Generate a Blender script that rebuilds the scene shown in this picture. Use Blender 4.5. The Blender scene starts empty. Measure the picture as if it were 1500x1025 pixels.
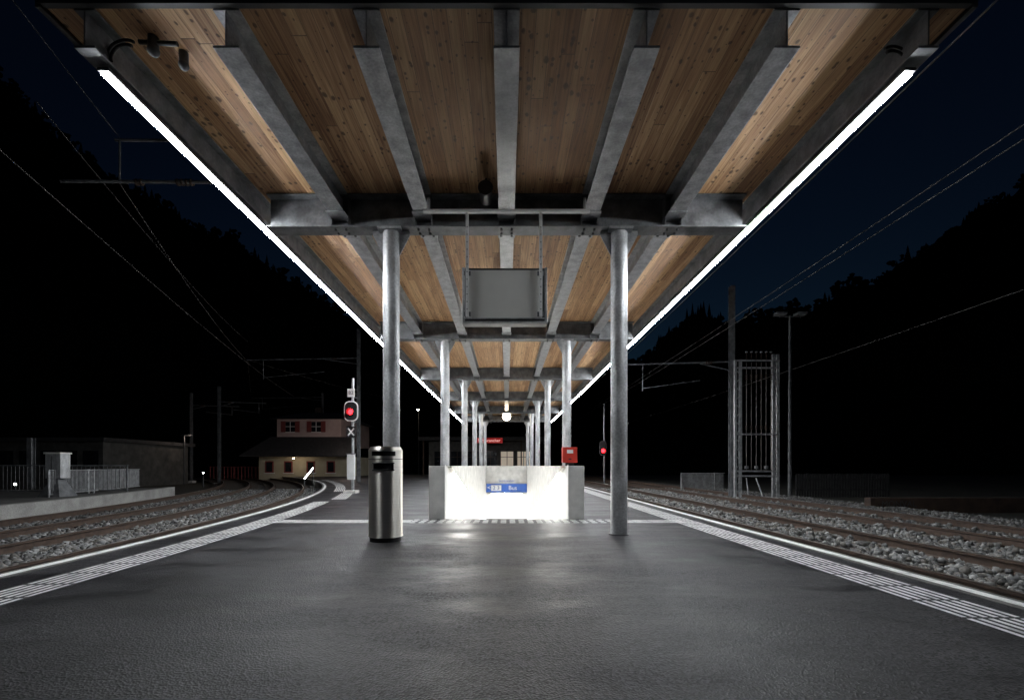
import bpy, math, random
import numpy as np
from mathutils import Vector, Matrix
random.seed(7); rng=np.random.default_rng(7)
sc=bpy.context.scene
COL=sc.collection
# ---------------------------------------------------------------- materials
def newmat(name):
    m=bpy.data.materials.new(name); m.use_nodes=True
    nt=m.node_tree; b=nt.nodes['Principled BSDF']; return m,nt,b
def N(nt,t,**kw):
    n=nt.nodes.new(t)
    for k,v in kw.items(): setattr(n,k,v)
    return n
def L(nt,a,b): nt.links.new(a,b)
def math_(nt,op,a,b=None,c=None):
    n=N(nt,'ShaderNodeMath',operation=op)
    for i,v in enumerate((a,b,c)):
        if v is None: continue
        if isinstance(v,(int,float)): n.inputs[i].default_value=v
        else: L(nt,v,n.inputs[i])
    return n.outputs[0]
def noisemat(name,c1,c2,scale=4,rough=(0.6,0.8),metal=0.0,bump=0.0,bscale=None,detail=6,stretch=(1,1,1),lo=0.35,hi=0.65,spec=0.5,fine=0.0,fscale=200,bdist=0.01):
    m,nt,b=newmat(name)
    tc=N(nt,'ShaderNodeTexCoord'); mp=N(nt,'ShaderNodeMapping'); mp.inputs['Scale'].default_value=stretch
    L(nt,tc.outputs['Object'],mp.inputs[0])
    n=N(nt,'ShaderNodeTexNoise'); n.inputs['Scale'].default_value=scale; n.inputs['Detail'].default_value=detail
    L(nt,mp.outputs[0],n.inputs['Vector'])
    r=N(nt,'ShaderNodeValToRGB'); r.color_ramp.elements[0].position=lo; r.color_ramp.elements[1].position=hi
    r.color_ramp.elements[0].color=(*c1,1); r.color_ramp.elements[1].color=(*c2,1)
    L(nt,n.outputs['Fac'],r.inputs[0])
    out=r.outputs[0]
    if fine>0:
        f=N(nt,'ShaderNodeTexNoise'); f.inputs['Scale'].default_value=fscale; f.inputs['Detail'].default_value=3
        L(nt,tc.outputs['Object'],f.inputs['Vector'])
        mr=N(nt,'ShaderNodeMapRange'); mr.inputs['From Min'].default_value=.3; mr.inputs['From Max'].default_value=.7
        mr.inputs['To Min'].default_value=1-fine; mr.inputs['To Max'].default_value=1+fine
        L(nt,f.outputs['Fac'],mr.inputs[0])
        v=N(nt,'ShaderNodeVectorMath',operation='SCALE'); L(nt,out,v.inputs[0]); L(nt,mr.outputs[0],v.inputs['Scale'])
        out=v.outputs[0]
    L(nt,out,b.inputs['Base Color'])
    mr=N(nt,'ShaderNodeMapRange'); mr.inputs['To Min'].default_value=rough[0]; mr.inputs['To Max'].default_value=rough[1]
    mr.inputs['From Min'].default_value=.3; mr.inputs['From Max'].default_value=.7
    L(nt,n.outputs['Fac'],mr.inputs[0]); L(nt,mr.outputs[0],b.inputs['Roughness'])
    b.inputs['Metallic'].default_value=metal
    b.inputs['Specular IOR Level'].default_value=spec
    if bump>0:
        bn=N(nt,'ShaderNodeTexNoise'); bn.inputs['Scale'].default_value=bscale or scale*4; bn.inputs['Detail'].default_value=4
        L(nt,mp.outputs[0],bn.inputs['Vector'])
        bp=N(nt,'ShaderNodeBump'); bp.inputs['Strength'].default_value=bump; bp.inputs['Distance'].default_value=bdist
        L(nt,bn.outputs['Fac'],bp.inputs['Height']); L(nt,bp.outputs[0],b.inputs['Normal'])
    return m
def emat(name,col,s):
    m,nt,b=newmat(name); b.inputs['Base Color'].default_value=(*[c*.8 for c in col],1)
    b.inputs['Emission Color'].default_value=(*col,1); b.inputs['Emission Strength'].default_value=s
    return m
# asphalt
def asphalt():
    m,nt,b=newmat('asphalt')
    tc=N(nt,'ShaderNodeTexCoord')
    big=N(nt,'ShaderNodeTexNoise'); big.inputs['Scale'].default_value=1.1; big.inputs['Detail'].default_value=10; big.inputs['Roughness'].default_value=.76
    mp=N(nt,'ShaderNodeMapping'); mp.inputs['Scale'].default_value=(.5,1.2,1); L(nt,tc.outputs['Object'],mp.inputs[0]); L(nt,mp.outputs[0],big.inputs['Vector'])
    r=N(nt,'ShaderNodeValToRGB'); r.color_ramp.elements[0].position=.40; r.color_ramp.elements[1].position=.62
    r.color_ramp.elements[0].color=(.006,.0058,.0068,1); r.color_ramp.elements[1].color=(.034,.0328,.036,1)
    L(nt,big.outputs['Fac'],r.inputs[0])
    vo=N(nt,'ShaderNodeTexVoronoi'); vo.inputs['Scale'].default_value=85; L(nt,tc.outputs['Object'],vo.inputs['Vector'])
    bw=N(nt,'ShaderNodeRGBToBW'); L(nt,vo.outputs['Color'],bw.inputs[0])
    mr=N(nt,'ShaderNodeMapRange'); mr.inputs['From Min'].default_value=.2; mr.inputs['From Max'].default_value=.8; mr.inputs['To Min'].default_value=.2; mr.inputs['To Max'].default_value=2.2
    L(nt,bw.outputs[0],mr.inputs[0])
    v=N(nt,'ShaderNodeVectorMath',operation='SCALE'); L(nt,r.outputs[0],v.inputs[0]); L(nt,mr.outputs[0],v.inputs['Scale'])
    L(nt,v.outputs[0],b.inputs['Base Color'])
    m2=N(nt,'ShaderNodeMapRange'); m2.inputs['From Min'].default_value=.38; m2.inputs['From Max'].default_value=.62; m2.inputs['To Min'].default_value=.38; m2.inputs['To Max'].default_value=.68
    L(nt,big.outputs['Fac'],m2.inputs[0]); L(nt,m2.outputs[0],b.inputs['Roughness']); b.inputs['Specular IOR Level'].default_value=.3
    bp=N(nt,'ShaderNodeBump'); bp.inputs['Strength'].default_value=.8; bp.inputs['Distance'].default_value=.004
    L(nt,vo.outputs['Distance'],bp.inputs['Height'])
    md=N(nt,'ShaderNodeTexNoise'); md.inputs['Scale'].default_value=2.2; md.inputs['Detail'].default_value=7; md.inputs['Roughness'].default_value=.6; L(nt,mp.outputs[0],md.inputs['Vector'])
    bp2=N(nt,'ShaderNodeBump'); bp2.inputs['Strength'].default_value=.4; bp2.inputs['Distance'].default_value=.02
    L(nt,md.outputs['Fac'],bp2.inputs['Height']); L(nt,bp.outputs[0],bp2.inputs['Normal']); L(nt,bp2.outputs[0],b.inputs['Normal'])
    return m
def wood():
    m,nt,b=newmat('larch_boards')
    tc=N(nt,'ShaderNodeTexCoord'); sp=N(nt,'ShaderNodeSeparateXYZ'); L(nt,tc.outputs['Object'],sp.inputs[0])
    X,Y=sp.outputs[0],sp.outputs[1]
    bx=math_(nt,'MULTIPLY',X,1/.13); idx=math_(nt,'FLOOR',bx); fr=math_(nt,'FRACT',bx)
    w1=N(nt,'ShaderNodeTexWhiteNoise',noise_dimensions='1D'); L(nt,idx,w1.inputs['W'])
    yy=math_(nt,'MULTIPLY_ADD',Y,1/4.35,math_(nt,'MULTIPLY',w1.outputs[0],1.0)); yi=math_(nt,'FLOOR',yy)
    cb=N(nt,'ShaderNodeCombineXYZ'); L(nt,idx,cb.inputs[0]); L(nt,yi,cb.inputs[1])
    w2=N(nt,'ShaderNodeTexWhiteNoise',noise_dimensions='3D'); L(nt,cb.outputs[0],w2.inputs['Vector'])
    # grain
    gv=N(nt,'ShaderNodeCombineXYZ'); L(nt,math_(nt,'MULTIPLY',X,45),gv.inputs[0]); L(nt,math_(nt,'MULTIPLY',Y,1.6),gv.inputs[1]); L(nt,math_(nt,'MULTIPLY',w2.outputs[0],40),gv.inputs[2])
    g=N(nt,'ShaderNodeTexNoise'); g.inputs['Scale'].default_value=1; g.inputs['Detail'].default_value=6; g.inputs['Distortion'].default_value=.6; L(nt,gv.outputs[0],g.inputs['Vector'])
    fac=math_(nt,'ADD',math_(nt,'MULTIPLY',w2.outputs[0],.6),math_(nt,'MULTIPLY',math_(nt,'SUBTRACT',g.outputs['Fac'],.3),1.5))
    r=N(nt,'ShaderNodeValToRGB'); e=r.color_ramp.elements
    e[0].position=.1; e[0].color=(.19,.084,.034,1); e[1].position=1.05; e[1].color=(.66,.43,.23,1)
    k=e.new(.5); k.color=(.40,.22,.103,1)
    L(nt,fac,r.inputs[0])
    # knots
    jit=N(nt,'ShaderNodeTexNoise'); jit.inputs['Scale'].default_value=14; jit.inputs['Detail'].default_value=2; L(nt,tc.outputs['Object'],jit.inputs['Vector'])
    jv=math_(nt,'MULTIPLY',math_(nt,'SUBTRACT',jit.outputs['Fac'],.5),.3)
    kv=N(nt,'ShaderNodeCombineXYZ'); L(nt,math_(nt,'ADD',math_(nt,'MULTIPLY',X,13.0),jv),kv.inputs[0]); L(nt,math_(nt,'ADD',math_(nt,'MULTIPLY',Y,9),jv),kv.inputs[1])
    vo=N(nt,'ShaderNodeTexVoronoi',voronoi_dimensions='2D'); vo.inputs['Scale'].default_value=1; L(nt,kv.outputs[0],vo.inputs['Vector'])
    bw=N(nt,'ShaderNodeSeparateColor'); L(nt,vo.outputs['Color'],bw.inputs[0])
    clus=N(nt,'ShaderNodeTexNoise'); clus.inputs['Scale'].default_value=1.4; L(nt,tc.outputs['Object'],clus.inputs['Vector'])
    rad=math_(nt,'MAXIMUM',.004,math_(nt,'MULTIPLY',math_(nt,'MULTIPLY',math_(nt,'POWER',bw.outputs[0],2.4),.36),math_(nt,'MULTIPLY_ADD',clus.outputs['Fac'],2.4,-.35)))
    kn=math_(nt,'SUBTRACT',1.0,math_(nt,'SMOOTH_MIN',math_(nt,'DIVIDE',vo.outputs['Distance'],rad),1.0,.3))
    kn=math_(nt,'MINIMUM',math_(nt,'MULTIPLY',kn,1.9),.78)
    mx=N(nt,'ShaderNodeMix',data_type='RGBA'); L(nt,kn,mx.inputs['Factor']); L(nt,r.outputs[0],mx.inputs['A']); mx.inputs['B'].default_value=(.04,.017,.007,1)
    # gaps
    gl=math_(nt,'LESS_THAN',math_(nt,'MINIMUM',fr,math_(nt,'SUBTRACT',1.0,fr)),.022)
    ge=math_(nt,'LESS_THAN',math_(nt,'FRACT',yy),.0025)
    gap=math_(nt,'MULTIPLY',math_(nt,'MAXIMUM',gl,ge),.65)
    m2=N(nt,'ShaderNodeMix',data_type='RGBA'); L(nt,gap,m2.inputs['Factor']); L(nt,mx.outputs['Result'],m2.inputs['A']); m2.inputs['B'].default_value=(.03,.016,.01,1)
    L(nt,m2.outputs['Result'],b.inputs['Base Color']); b.inputs['Roughness'].default_value=.6
    bp=N(nt,'ShaderNodeBump'); bp.inputs['Strength'].default_value=.3; bp.inputs['Distance'].default_value=.004; L(nt,g.outputs['Fac'],bp.inputs['Height']); L(nt,bp.outputs[0],b.inputs['Normal'])
    return m
M_ASPH=asphalt(); M_WOOD=wood()
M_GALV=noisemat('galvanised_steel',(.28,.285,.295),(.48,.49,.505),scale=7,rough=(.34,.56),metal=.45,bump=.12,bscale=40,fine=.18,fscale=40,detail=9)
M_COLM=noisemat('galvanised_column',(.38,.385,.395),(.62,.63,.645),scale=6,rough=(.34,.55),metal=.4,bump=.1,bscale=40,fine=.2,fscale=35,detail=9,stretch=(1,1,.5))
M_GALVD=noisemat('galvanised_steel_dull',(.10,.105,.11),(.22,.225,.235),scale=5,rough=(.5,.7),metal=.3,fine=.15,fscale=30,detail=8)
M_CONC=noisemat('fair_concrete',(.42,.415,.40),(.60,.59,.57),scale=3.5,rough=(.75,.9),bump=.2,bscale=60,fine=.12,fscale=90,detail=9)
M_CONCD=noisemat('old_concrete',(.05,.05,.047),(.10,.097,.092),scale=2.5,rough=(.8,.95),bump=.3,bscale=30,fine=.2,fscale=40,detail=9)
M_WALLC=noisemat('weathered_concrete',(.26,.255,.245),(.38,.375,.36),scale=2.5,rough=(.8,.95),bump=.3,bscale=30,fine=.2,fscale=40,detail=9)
M_WHITEW=noisemat('white_wall',(.70,.70,.68),(.8,.8,.78),scale=2,rough=(.6,.8),fine=.05,fscale=30)
M_PAINT=noisemat('road_marking_white',(.42,.42,.42),(.8,.8,.79),scale=7,rough=(.6,.8),detail=8,lo=.3,hi=.52,fine=.2,fscale=120)
M_KERB=noisemat('kerb_concrete',(.08,.078,.074),(.15,.147,.138),scale=4,rough=(.8,.9),fine=.2,fscale=70)
M_DARK=noisemat('black_plastic',(.008,.008,.009),(.016,.016,.018),scale=8,rough=(.4,.6))
M_DGREY=noisemat('dark_grey_paint',(.04,.042,.045),(.06,.062,.066),scale=6,rough=(.4,.55))
M_PANEL=noisemat('grey_panel',(.70,.70,.67),(.80,.80,.77),scale=1.5,rough=(.5,.65))
M_BALB=noisemat('ballast_base',(.03,.028,.026),(.12,.113,.105),scale=22,rough=(.85,.95),bump=1,bscale=30,fine=.5,fscale=40,bdist=.05)
M_RAIL=noisemat('rusty_rail',(.05,.032,.024),(.09,.06,.045),scale=10,rough=(.55,.75),metal=.3)
M_RAILTOP=noisemat('rail_running_surface',(.2,.17,.15),(.32,.28,.25),scale=10,rough=(.35,.5),metal=.8)
M_SLEEP=noisemat('sleeper_timber',(.035,.028,.023),(.07,.055,.045),scale=6,rough=(.8,.95),stretch=(1,8,1))
M_GROUND=noisemat('ground_gravel_grass',(.018,.02,.014),(.05,.047,.036),scale=.6,rough=(.9,.98),fine=.4,fscale=8,bump=.4,bscale=5)
M_HILL=noisemat('dark_forest_slope',(.006,.008,.006),(.02,.026,.018),scale=.04,rough=(.95,1),fine=.4,fscale=.3,spec=.05)
M_RED=noisemat('red_paint',(.5,.03,.018),(.6,.045,.028),scale=5,rough=(.35,.5))
M_BLUE=noisemat('sign_blue',(.012,.07,.32),(.015,.08,.36),scale=5,rough=(.4,.5))
M_WPLATE=noisemat('white_enamel',(.68,.68,.68),(.76,.76,.76),scale=5,rough=(.4,.55))
M_PINK=noisemat('pale_pink_render',(.44,.33,.31),(.54,.41,.39),scale=1.2,rough=(.85,.95),fine=.06)
M_CREAM=noisemat('cream_render',(.42,.37,.27),(.5,.45,.34),scale=1.2,rough=(.85,.95),fine=.06)
M_ROOF=noisemat('slate_roof',(.02,.02,.022),(.05,.05,.052),scale=5,rough=(.7,.9))
M_SHUT=noisemat('red_brown_shutter',(.16,.03,.03),(.24,.05,.045),scale=5,rough=(.6,.8))
M_GLASS=noisemat('dark_glass',(.01,.012,.016),(.02,.022,.026),scale=2,rough=(.08,.15))
M_WIRE=noisemat('wire_metal',(.12,.115,.11),(.2,.19,.18),scale=5,rough=(.5,.7),metal=.4)
M_BROWN=noisemat('brown_wall',(.04,.026,.02),(.08,.05,.036),scale=3,rough=(.85,.95))
def steel():
    m,nt,b=newmat('brushed_stainless')
    tc=N(nt,'ShaderNodeTexCoord'); mp=N(nt,'ShaderNodeMapping'); mp.inputs['Scale'].default_value=(2,2,160); L(nt,tc.outputs['Object'],mp.inputs[0])
    n=N(nt,'ShaderNodeTexNoise'); n.inputs['Scale'].default_value=1; n.inputs['Detail'].default_value=4; L(nt,mp.outputs[0],n.inputs['Vector'])
    r=N(nt,'ShaderNodeValToRGB'); r.color_ramp.elements[0].color=(.66,.63,.57,1); r.color_ramp.elements[1].color=(.88,.85,.79,1); L(nt,n.outputs['Fac'],r.inputs[0]); L(nt,r.outputs[0],b.inputs['Base Color'])
    b.inputs['Metallic'].default_value=1; b.inputs['Roughness'].default_value=.44; b.inputs['Anisotropic'].default_value=.94; b.inputs['Anisotropic Rotation'].default_value=.25
    tg=N(nt,'ShaderNodeTangent',direction_type='RADIAL',axis='Z'); L(nt,tg.outputs[0],b.inputs['Tangent'])
    return m
M_STEEL=steel()
E_LED=emat('led_white',(.93,.97,1.0),185)
E_STAIR=emat('stair_led',(1.0,.985,.95),84)
E_PASS=emat('passage_lamp',(1.0,.985,.95),110)
E_REDL=emat('red_signal_lamp',(1.0,.01,.015),14)
E_WARM=emat('warm_lamp',(1.0,.83,.6),45)
E_WHITE=emat('white_lamp',(.95,1,.98),18)
E_WIN=emat('lit_window',(1.0,.85,.68),.25)
E_SIGN=emat('lit_red_sign',(.6,.02,.02),.28)
# ---------------------------------------------------------------- builder
class B:
    def __init__(s,name,parent=None): s.name=name; s.v=[]; s.f=[]; s.m=[]; s.sm=[]; s.mats=[]; s.parent=parent
    def mi(s,mat):
        if mat not in s.mats: s.mats.append(mat)
        return s.mats.index(mat)
    def face(s,pts,mat,smooth=False):
        i=len(s.v); s.v+= [tuple(p) for p in pts]; s.f.append(tuple(range(i,i+len(pts)))); s.m.append(s.mi(mat)); s.sm.append(smooth)
    def mesh(s,verts,faces,mat,smooth=False):
        i=len(s.v); s.v+=[tuple(p) for p in verts]; k=s.mi(mat)
        for f in faces: s.f.append(tuple(a+i for a in f)); s.m.append(k); s.sm.append(smooth)
    def box(s,x0,x1,y0,y1,z0,z1,mat,M=None):
        vs=[Vector((x,y,z)) for z in (z0,z1) for y in (y0,y1) for x in (x0,x1)]
        if M is not None: vs=[M@v for v in vs]
        s.mesh(vs,[(0,2,3,1),(4,5,7,6),(0,1,5,4),(2,6,7,3),(0,4,6,2),(1,3,7,5)],mat)
    def cyl(s,p0,p1,r,mat,seg=16,r1=None,caps=True):
        p0=Vector(p0);p1=Vector(p1); r1=r if r1 is None else r1
        d=(p1-p0).normalized(); a=d.orthogonal().normalized(); b=d.cross(a)
        vs=[]
        for p,rr in ((p0,r),(p1,r1)):
            for i in range(seg):
                t=2*math.pi*i/seg; vs.append(p+a*math.cos(t)*rr+b*math.sin(t)*rr)
        s.mesh(vs,[(i,(i+1)%seg,seg+(i+1)%seg,seg+i) for i in range(seg)],mat,True)
        if caps:
            s.face(vs[:seg][::-1],mat); s.face(vs[seg:],mat)
    def poly(s,pts,r,mat,seg=6):
        for a,b in zip(pts[:-1],pts[1:]): s.cyl(a,b,r,mat,seg)
    def sphere(s,c,r,mat,seg=20,rings=12,sz=1):
        vs=[];fs=[]
        for j in range(rings+1):
            ph=math.pi*j/rings
            for i in range(seg):
                t=2*math.pi*i/seg; vs.append((c[0]+r*math.sin(ph)*math.cos(t),c[1]+r*math.sin(ph)*math.sin(t),c[2]+r*math.cos(ph)*sz))
        for j in range(rings):
            for i in range(seg): fs.append((j*seg+i,(j+1)*seg+i,(j+1)*seg+(i+1)%seg,j*seg+(i+1)%seg))
        s.mesh(vs,fs,mat,True)
    def sweep(s,path,prof,mat,normals,closed=True):
        n=len(prof); vs=[]
        for p,nn in zip(path,normals):
            for (a,z) in prof: vs.append((p[0]+nn[0]*a,p[1]+nn[1]*a,p[2]+z))
        fs=[]
        for j in range(len(path)-1):
            for i in range(n if closed else n-1):
                fs.append((j*n+i,j*n+(i+1)%n,(j+1)*n+(i+1)%n,(j+1)*n+i))
        s.mesh(vs,fs,mat)
    def ibeam_y(s,x,y0,y1,z0,z1,w,mat,t=.02,tw=.014):
        s.box(x-w/2,x+w/2,y0,y1,z0,z0+t,mat); s.box(x-w/2,x+w/2,y0,y1,z1-t,z1,mat); s.box(x-tw/2,x+tw/2,y0,y1,z0+t,z1-t,mat)
    def ibeam_x(s,y,x0,x1,z0,z1,w,mat,t=.022,tw=.014):
        s.box(x0,x1,y-w/2,y+w/2,z0,z0+t,mat); s.box(x0,x1,y-w/2,y+w/2,z1-t,z1,mat); s.box(x0,x1,y-tw/2,y+tw/2,z0+t,z1-t,mat)
    def done(s,bevel=0):
        me=bpy.data.meshes.new(s.name); me.from_pydata(s.v,[],s.f)
        for m in s.mats: me.materials.append(m)
        me.polygons.foreach_set('material_index',s.m); me.polygons.foreach_set('use_smooth',s.sm); me.update()
        o=bpy.data.objects.new(s.name,me); COL.objects.link(o)
        if s.parent: o.parent=s.parent
        if bevel:
            md=o.modifiers.new('bevel','BEVEL'); md.width=bevel; md.segments=2; md.limit_method='ANGLE'; md.angle_limit=math.radians(50)
        return o
def empty(name):
    o=bpy.data.objects.new(name,None); COL.objects.link(o); return o
def text(name,body,size,loc,mat,parent,rot=(math.pi/2,0,0),align='CENTER',ext=.002):
    c=bpy.data.curves.new(name,'FONT'); c.body=body; c.size=size; c.align_x=align; c.align_y='CENTER'; c.extrude=ext
    c.materials.append(mat); o=bpy.data.objects.new(name,c); o.location=loc; o.rotation_euler=rot; COL.objects.link(o); o.parent=parent; return o
# ---------------------------------------------------------------- platform geometry
XR=3.82
def xe(y): y=max(y,0); return -(4.55+.009*y*y)
def nl(y):
    y=max(y,0); v=Vector((-1,-.018*y)); v.normalize(); return (v.x,v.y)
def offp(y,off,z=0):
    n=nl(y); return (xe(y)+n[0]*off,y+n[1]*off,z)
ys=[-12,-6,0]+[1.5*i for i in range(1,40)]
HX=1.17; H0=8.6; H1=26.0
ysp=sorted(set([y for y in ys if y<=54]+[H0,H1]))
b=B('platform')
for y0,y1 in zip(ysp[:-1],ysp[1:]):
    a0,a1=xe(y0)+.22,xe(y1)+.22
    b.face([(a0,y0,0),(-HX,y0,0),(-HX,y1,0),(a1,y1,0)],M_ASPH)
    b.face([(HX,y0,0),(XR-.22,y0,0),(XR-.22,y1,0),(HX,y1,0)],M_ASPH)
    if not(H0-.01<=y0<H1-.01): b.face([(-HX,y0,0),(HX,y0,0),(HX,y1,0),(-HX,y1,0)],M_ASPH)
b.done()
k=B('platform_kerb')
k.sweep([(XR,y,0) for y in ysp],[(-.22,.002),(0,.002),(0,-.1),(-.06,-.12),(-.06,-.6),(-.22,-.6)],M_KERB,[(1,0)]*len(ysp))
k.sweep([(xe(y),y,0) for y in ysp],[(-.22,.002),(0,.002),(0,-.1),(-.06,-.12),(-.06,-.6),(-.22,-.6)],M_KERB,[nl(y) for y in ysp])
k.done()
g=B('ground')
xb=[-1500,-60,-HX-.3,HX+.3,60,1500]; yb=[-400,-12,H0,H1+.2,54,1800]
for i in range(5):
    for j in range(5):
        if i==2 and j==2: continue
        g.face([(xb[i],yb[j],-.5),(xb[i+1],yb[j],-.5),(xb[i+1],yb[j+1],-.5),(xb[i],yb[j+1],-.5)],M_GROUND)
g.done()
# markings
mk=B('platform_markings')
fy=[1.0+.5*i for i in range(100)]
mk.sweep([(XR,y,0) for y in fy],[(-.17,.007),(-.07,.007)],M_PAINT,[(1,0)]*len(fy),closed=False)
mk.sweep([(xe(y),y,0) for y in fy],[(-.17,.007),(-.07,.007)],M_PAINT,[nl(y) for y in fy],closed=False)
NL=6; PW=.07
def dash(p0,n,t,off,w,ln,z=.005):
    x,y=p0
    q=[(x+n[0]*o+t[0]*s_,y+n[1]*o+t[1]*s_,z) for o,s_ in ((off,0),(off+w,0),(off+w,ln),(off,ln))]
    mk.face(q,M_PAINT)
y=1.0
while y<46:
    for i in range(NL): dash((XR-.82,y),(1,0),(0,1),i*PW,.036,.37)
    y+=.4
y=1.0
while y<32:
    n=nl(y); t=(n[1],-n[0]); t=(t[0],t[1]) if t[1]>0 else (-t[0],-t[1])
    if not (12.2<y<12.9 or 16.2<y<17.2):
        off=-1.02 if y<12.5 else (-1.35 if y<17 else -1.0)
        for i in range(NL): dash((xe(y),y),n,t,off+i*PW,.036,.37)
    y+=.4*1/math.sqrt(1+(.018*y)**2)
x=xe(8.2)+1.05
while x<XR-.86:
    central=-1.9<x<1.9
    if central:
        for i in range(5):
            if (i%2)==0: dash((x,7.96+i*.1),(0,1),(1,0),0,.075,.1)
        x+=.16
    else:
        for i in range(6): dash((x,7.98+i*.07),(0,1),(1,0),0,.04,.29)
        x+=.3
mk.done()
M_TAR=noisemat('tar_joint',(.006,.006,.006),(.011,.011,.011),scale=8,rough=(.5,.6))
tj=B('asphalt_joints')
def seam(pts,w_=.012):
    for (a,c_) in zip(pts[:-1],pts[1:]):
        a=Vector(a);c_=Vector(c_); d_=(c_-a).normalized(); n_=Vector((-d_.y,d_.x))*w_/2
        tj.face([(a.x-n_.x,a.y-n_.y,.0035),(c_.x-n_.x,c_.y-n_.y,.0035),(c_.x+n_.x,c_.y+n_.y,.0035),(a.x+n_.x,a.y+n_.y,.0035)],M_TAR)
def wob(x0,y0,x1,y1,n=30,a=.008):
    return [(x0+(x1-x0)*i/n+random.uniform(-a,a),y0+(y1-y0)*i/n+random.uniform(-a,a)) for i in range(n+1)]
seam(wob(1.95,7.0,1.95,5.0)); seam(wob(1.95,7.0,2.9,7.0)); seam(wob(-2.2,1,-2.2,7.6,60)); seam(wob(1.95,5.0,2.9,5.0))
tj.done()
# ---------------------------------------------------------------- underpass ramp
u=B('underpass_ramp_walls')
WT=.30
for s_ in (-1,1):
    xa,xb_=sorted((s_*HX,s_*(HX+WT)))
    u.box(xa,xb_,H0,H1+.3,-5.2,1.0,M_CONC)
u.box(-HX,HX,H1,H1+.3,-.55,1.0,M_CONC)
uo=u.done(bevel=.012)
w=B('ramp_lining',uo)
def zb(y): return .9-.185*(y-9.3)
SL=-.2
for s_ in (-1,1):
    X=s_*(HX-.004)
    w.face([(X,H0+.01,zb(H0)),(X,H1,zb(H1)),(X,H1,-5),(X,H0+.01,-5)],M_WHITEW)
    n=24
    for i in range(n):
        ya=H0+.35+(H1-H0-.5)*i/n; yb2=H0+.35+(H1-H0-.5)*(i+1)/n
        for (x0,x1,dz0,dz1,mm) in ((.012,.09,-.0,.03,M_STEEL),(.02,.075,-.022,-.004,E_STAIR)):
            if mm is E_STAIR and i==0: continue
            xa,xb_=sorted((s_*(HX-x0),s_*(HX-x1)))
            vs=[(x_,yy,zb(yy)+dz) for dz in (dz0,dz1) for yy in (ya,yb2) for x_ in (xa,xb_)]
            w.mesh(vs,[(0,2,3,1),(4,5,7,6),(0,1,5,4),(2,6,7,3),(0,4,6,2),(1,3,7,5)],mm)
w.face([(-HX,H0,-.002),(HX,H0,-.002),(HX,H1+8,-.002+SL*(H1+8-H0)),(-HX,H1+8,-.002+SL*(H1+8-H0))],M_WHITEW)
w.box(-HX-2,HX+2,H1+7,H1+7.2,-6.5,-.5,M_WHITEW)
w.face([(-HX-2,H1+.31,-.6),(HX+2,H1+.31,-.6),(HX+2,H1+7,-.6),(-HX-2,H1+7,-.6)],M_WHITEW)
w.box(-HX-2.2,-HX-2,H1+.31,H1+7,-6.5,-.6,M_WHITEW); w.box(HX+2,HX+2.2,H1+.31,H1+7,-6.5,-.6,M_WHITEW)
w.box(-.9,.9,H1+1,H1+1.3,-.72,-.66,E_PASS); w.box(-.9,.9,H1+4,H1+4.3,-.72,-.66,E_PASS)
w.done()
sg=B('direction_sign'); sg.box(-1.16,1.16,H1-.08,H1-.01,-.50,-.02,M_BLUE)
sg.box(-.88,-.30,H1-.09,H1-.08,-.42,-.10,M_WPLATE)
sgo=sg.done()
text('arrow_text','<',.36,(-1.0,H1-.09,-.25),M_WPLATE,sgo)
text('track_text','2 3',.30,(-.59,H1-.094,-.26),M_BLUE,sgo)
text('name_text','Bus',.34,(.35,H1-.09,-.26),M_WPLATE,sgo)
text('upper_text','Sembrancher',.17,(0,H1-.02,.15),M_BLUE,sgo)
# ---------------------------------------------------------------- canopy
can=empty('platform_canopy')
ZF=4.57; ZT=4.91; RY0=3.87; RY1=37.0; RX=3.97
c=B('ceiling_boards',can); c.face([(-RX+.03,RY0+.02,ZT+.005),(-RX+.03,RY1,ZT+.005),(RX-.03,RY1,ZT+.005),(RX-.03,RY0+.02,ZT+.005)],M_WOOD); c.done()
c=B('roof_slab',can); c.box(-RX,RX,RY0-.01,RY1+.02,ZT+.02,ZT+.2,M_ROOF); 
c.box(-RX,RX,RY0-.03,RY0+.018,ZT-.01,ZT+.21,M_DGREY)
for s_ in (-1,1):
    xa,xb_=sorted((s_*(RX-.028),s_*(RX+.02))); c.box(xa,xb_,RY0-.02,RY1,ZT-.03,ZT+.215,M_DGREY)
c.done()
bm=B('longitudinal_beams',can)
for i in range(-3,4):
    e_=abs(i)==3
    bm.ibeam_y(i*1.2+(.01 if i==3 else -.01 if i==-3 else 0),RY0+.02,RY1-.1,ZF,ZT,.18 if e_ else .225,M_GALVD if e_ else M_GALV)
bm.done(bevel=.004)
CY=[6.66+5.8*i for i in range(6)]
cb=B('crossbeams',can)
for y in CY:
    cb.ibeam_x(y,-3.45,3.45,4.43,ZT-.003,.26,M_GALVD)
    for i in range(-2,3):
        x=i*1.2
        cb.box(x-.13,x+.13,y-.30,y-.135,ZF-.022,ZF-.003,M_GALV)
        cb.box(x-.13,x+.13,y+.135,y+.42,ZF-.03,ZF-.003,M_GALV)
        for bx in (-.08,.08):
            for by in (.2,.33): cb.cyl((x+bx,y+by,ZF-.055),(x+bx,y+by,ZF-.03),.02,M_DGREY,6)
        for bx in (-.075,.075):
            cb.cyl((x+bx,y-.06,4.405),(x+bx,y-.06,4.43),.02,M_DGREY,6); cb.cyl((x+bx,y+.06,4.405),(x+bx,y+.06,4.43),.02,M_DGREY,6)
        for s_ in (-1,1): cb.box(x+s_*.118-.005,x+s_*.118+.005,y-.125,y+.125,4.453,4.88,M_GALVD)
cb.done(bevel=.003)
cl=B('columns',can)
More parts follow.
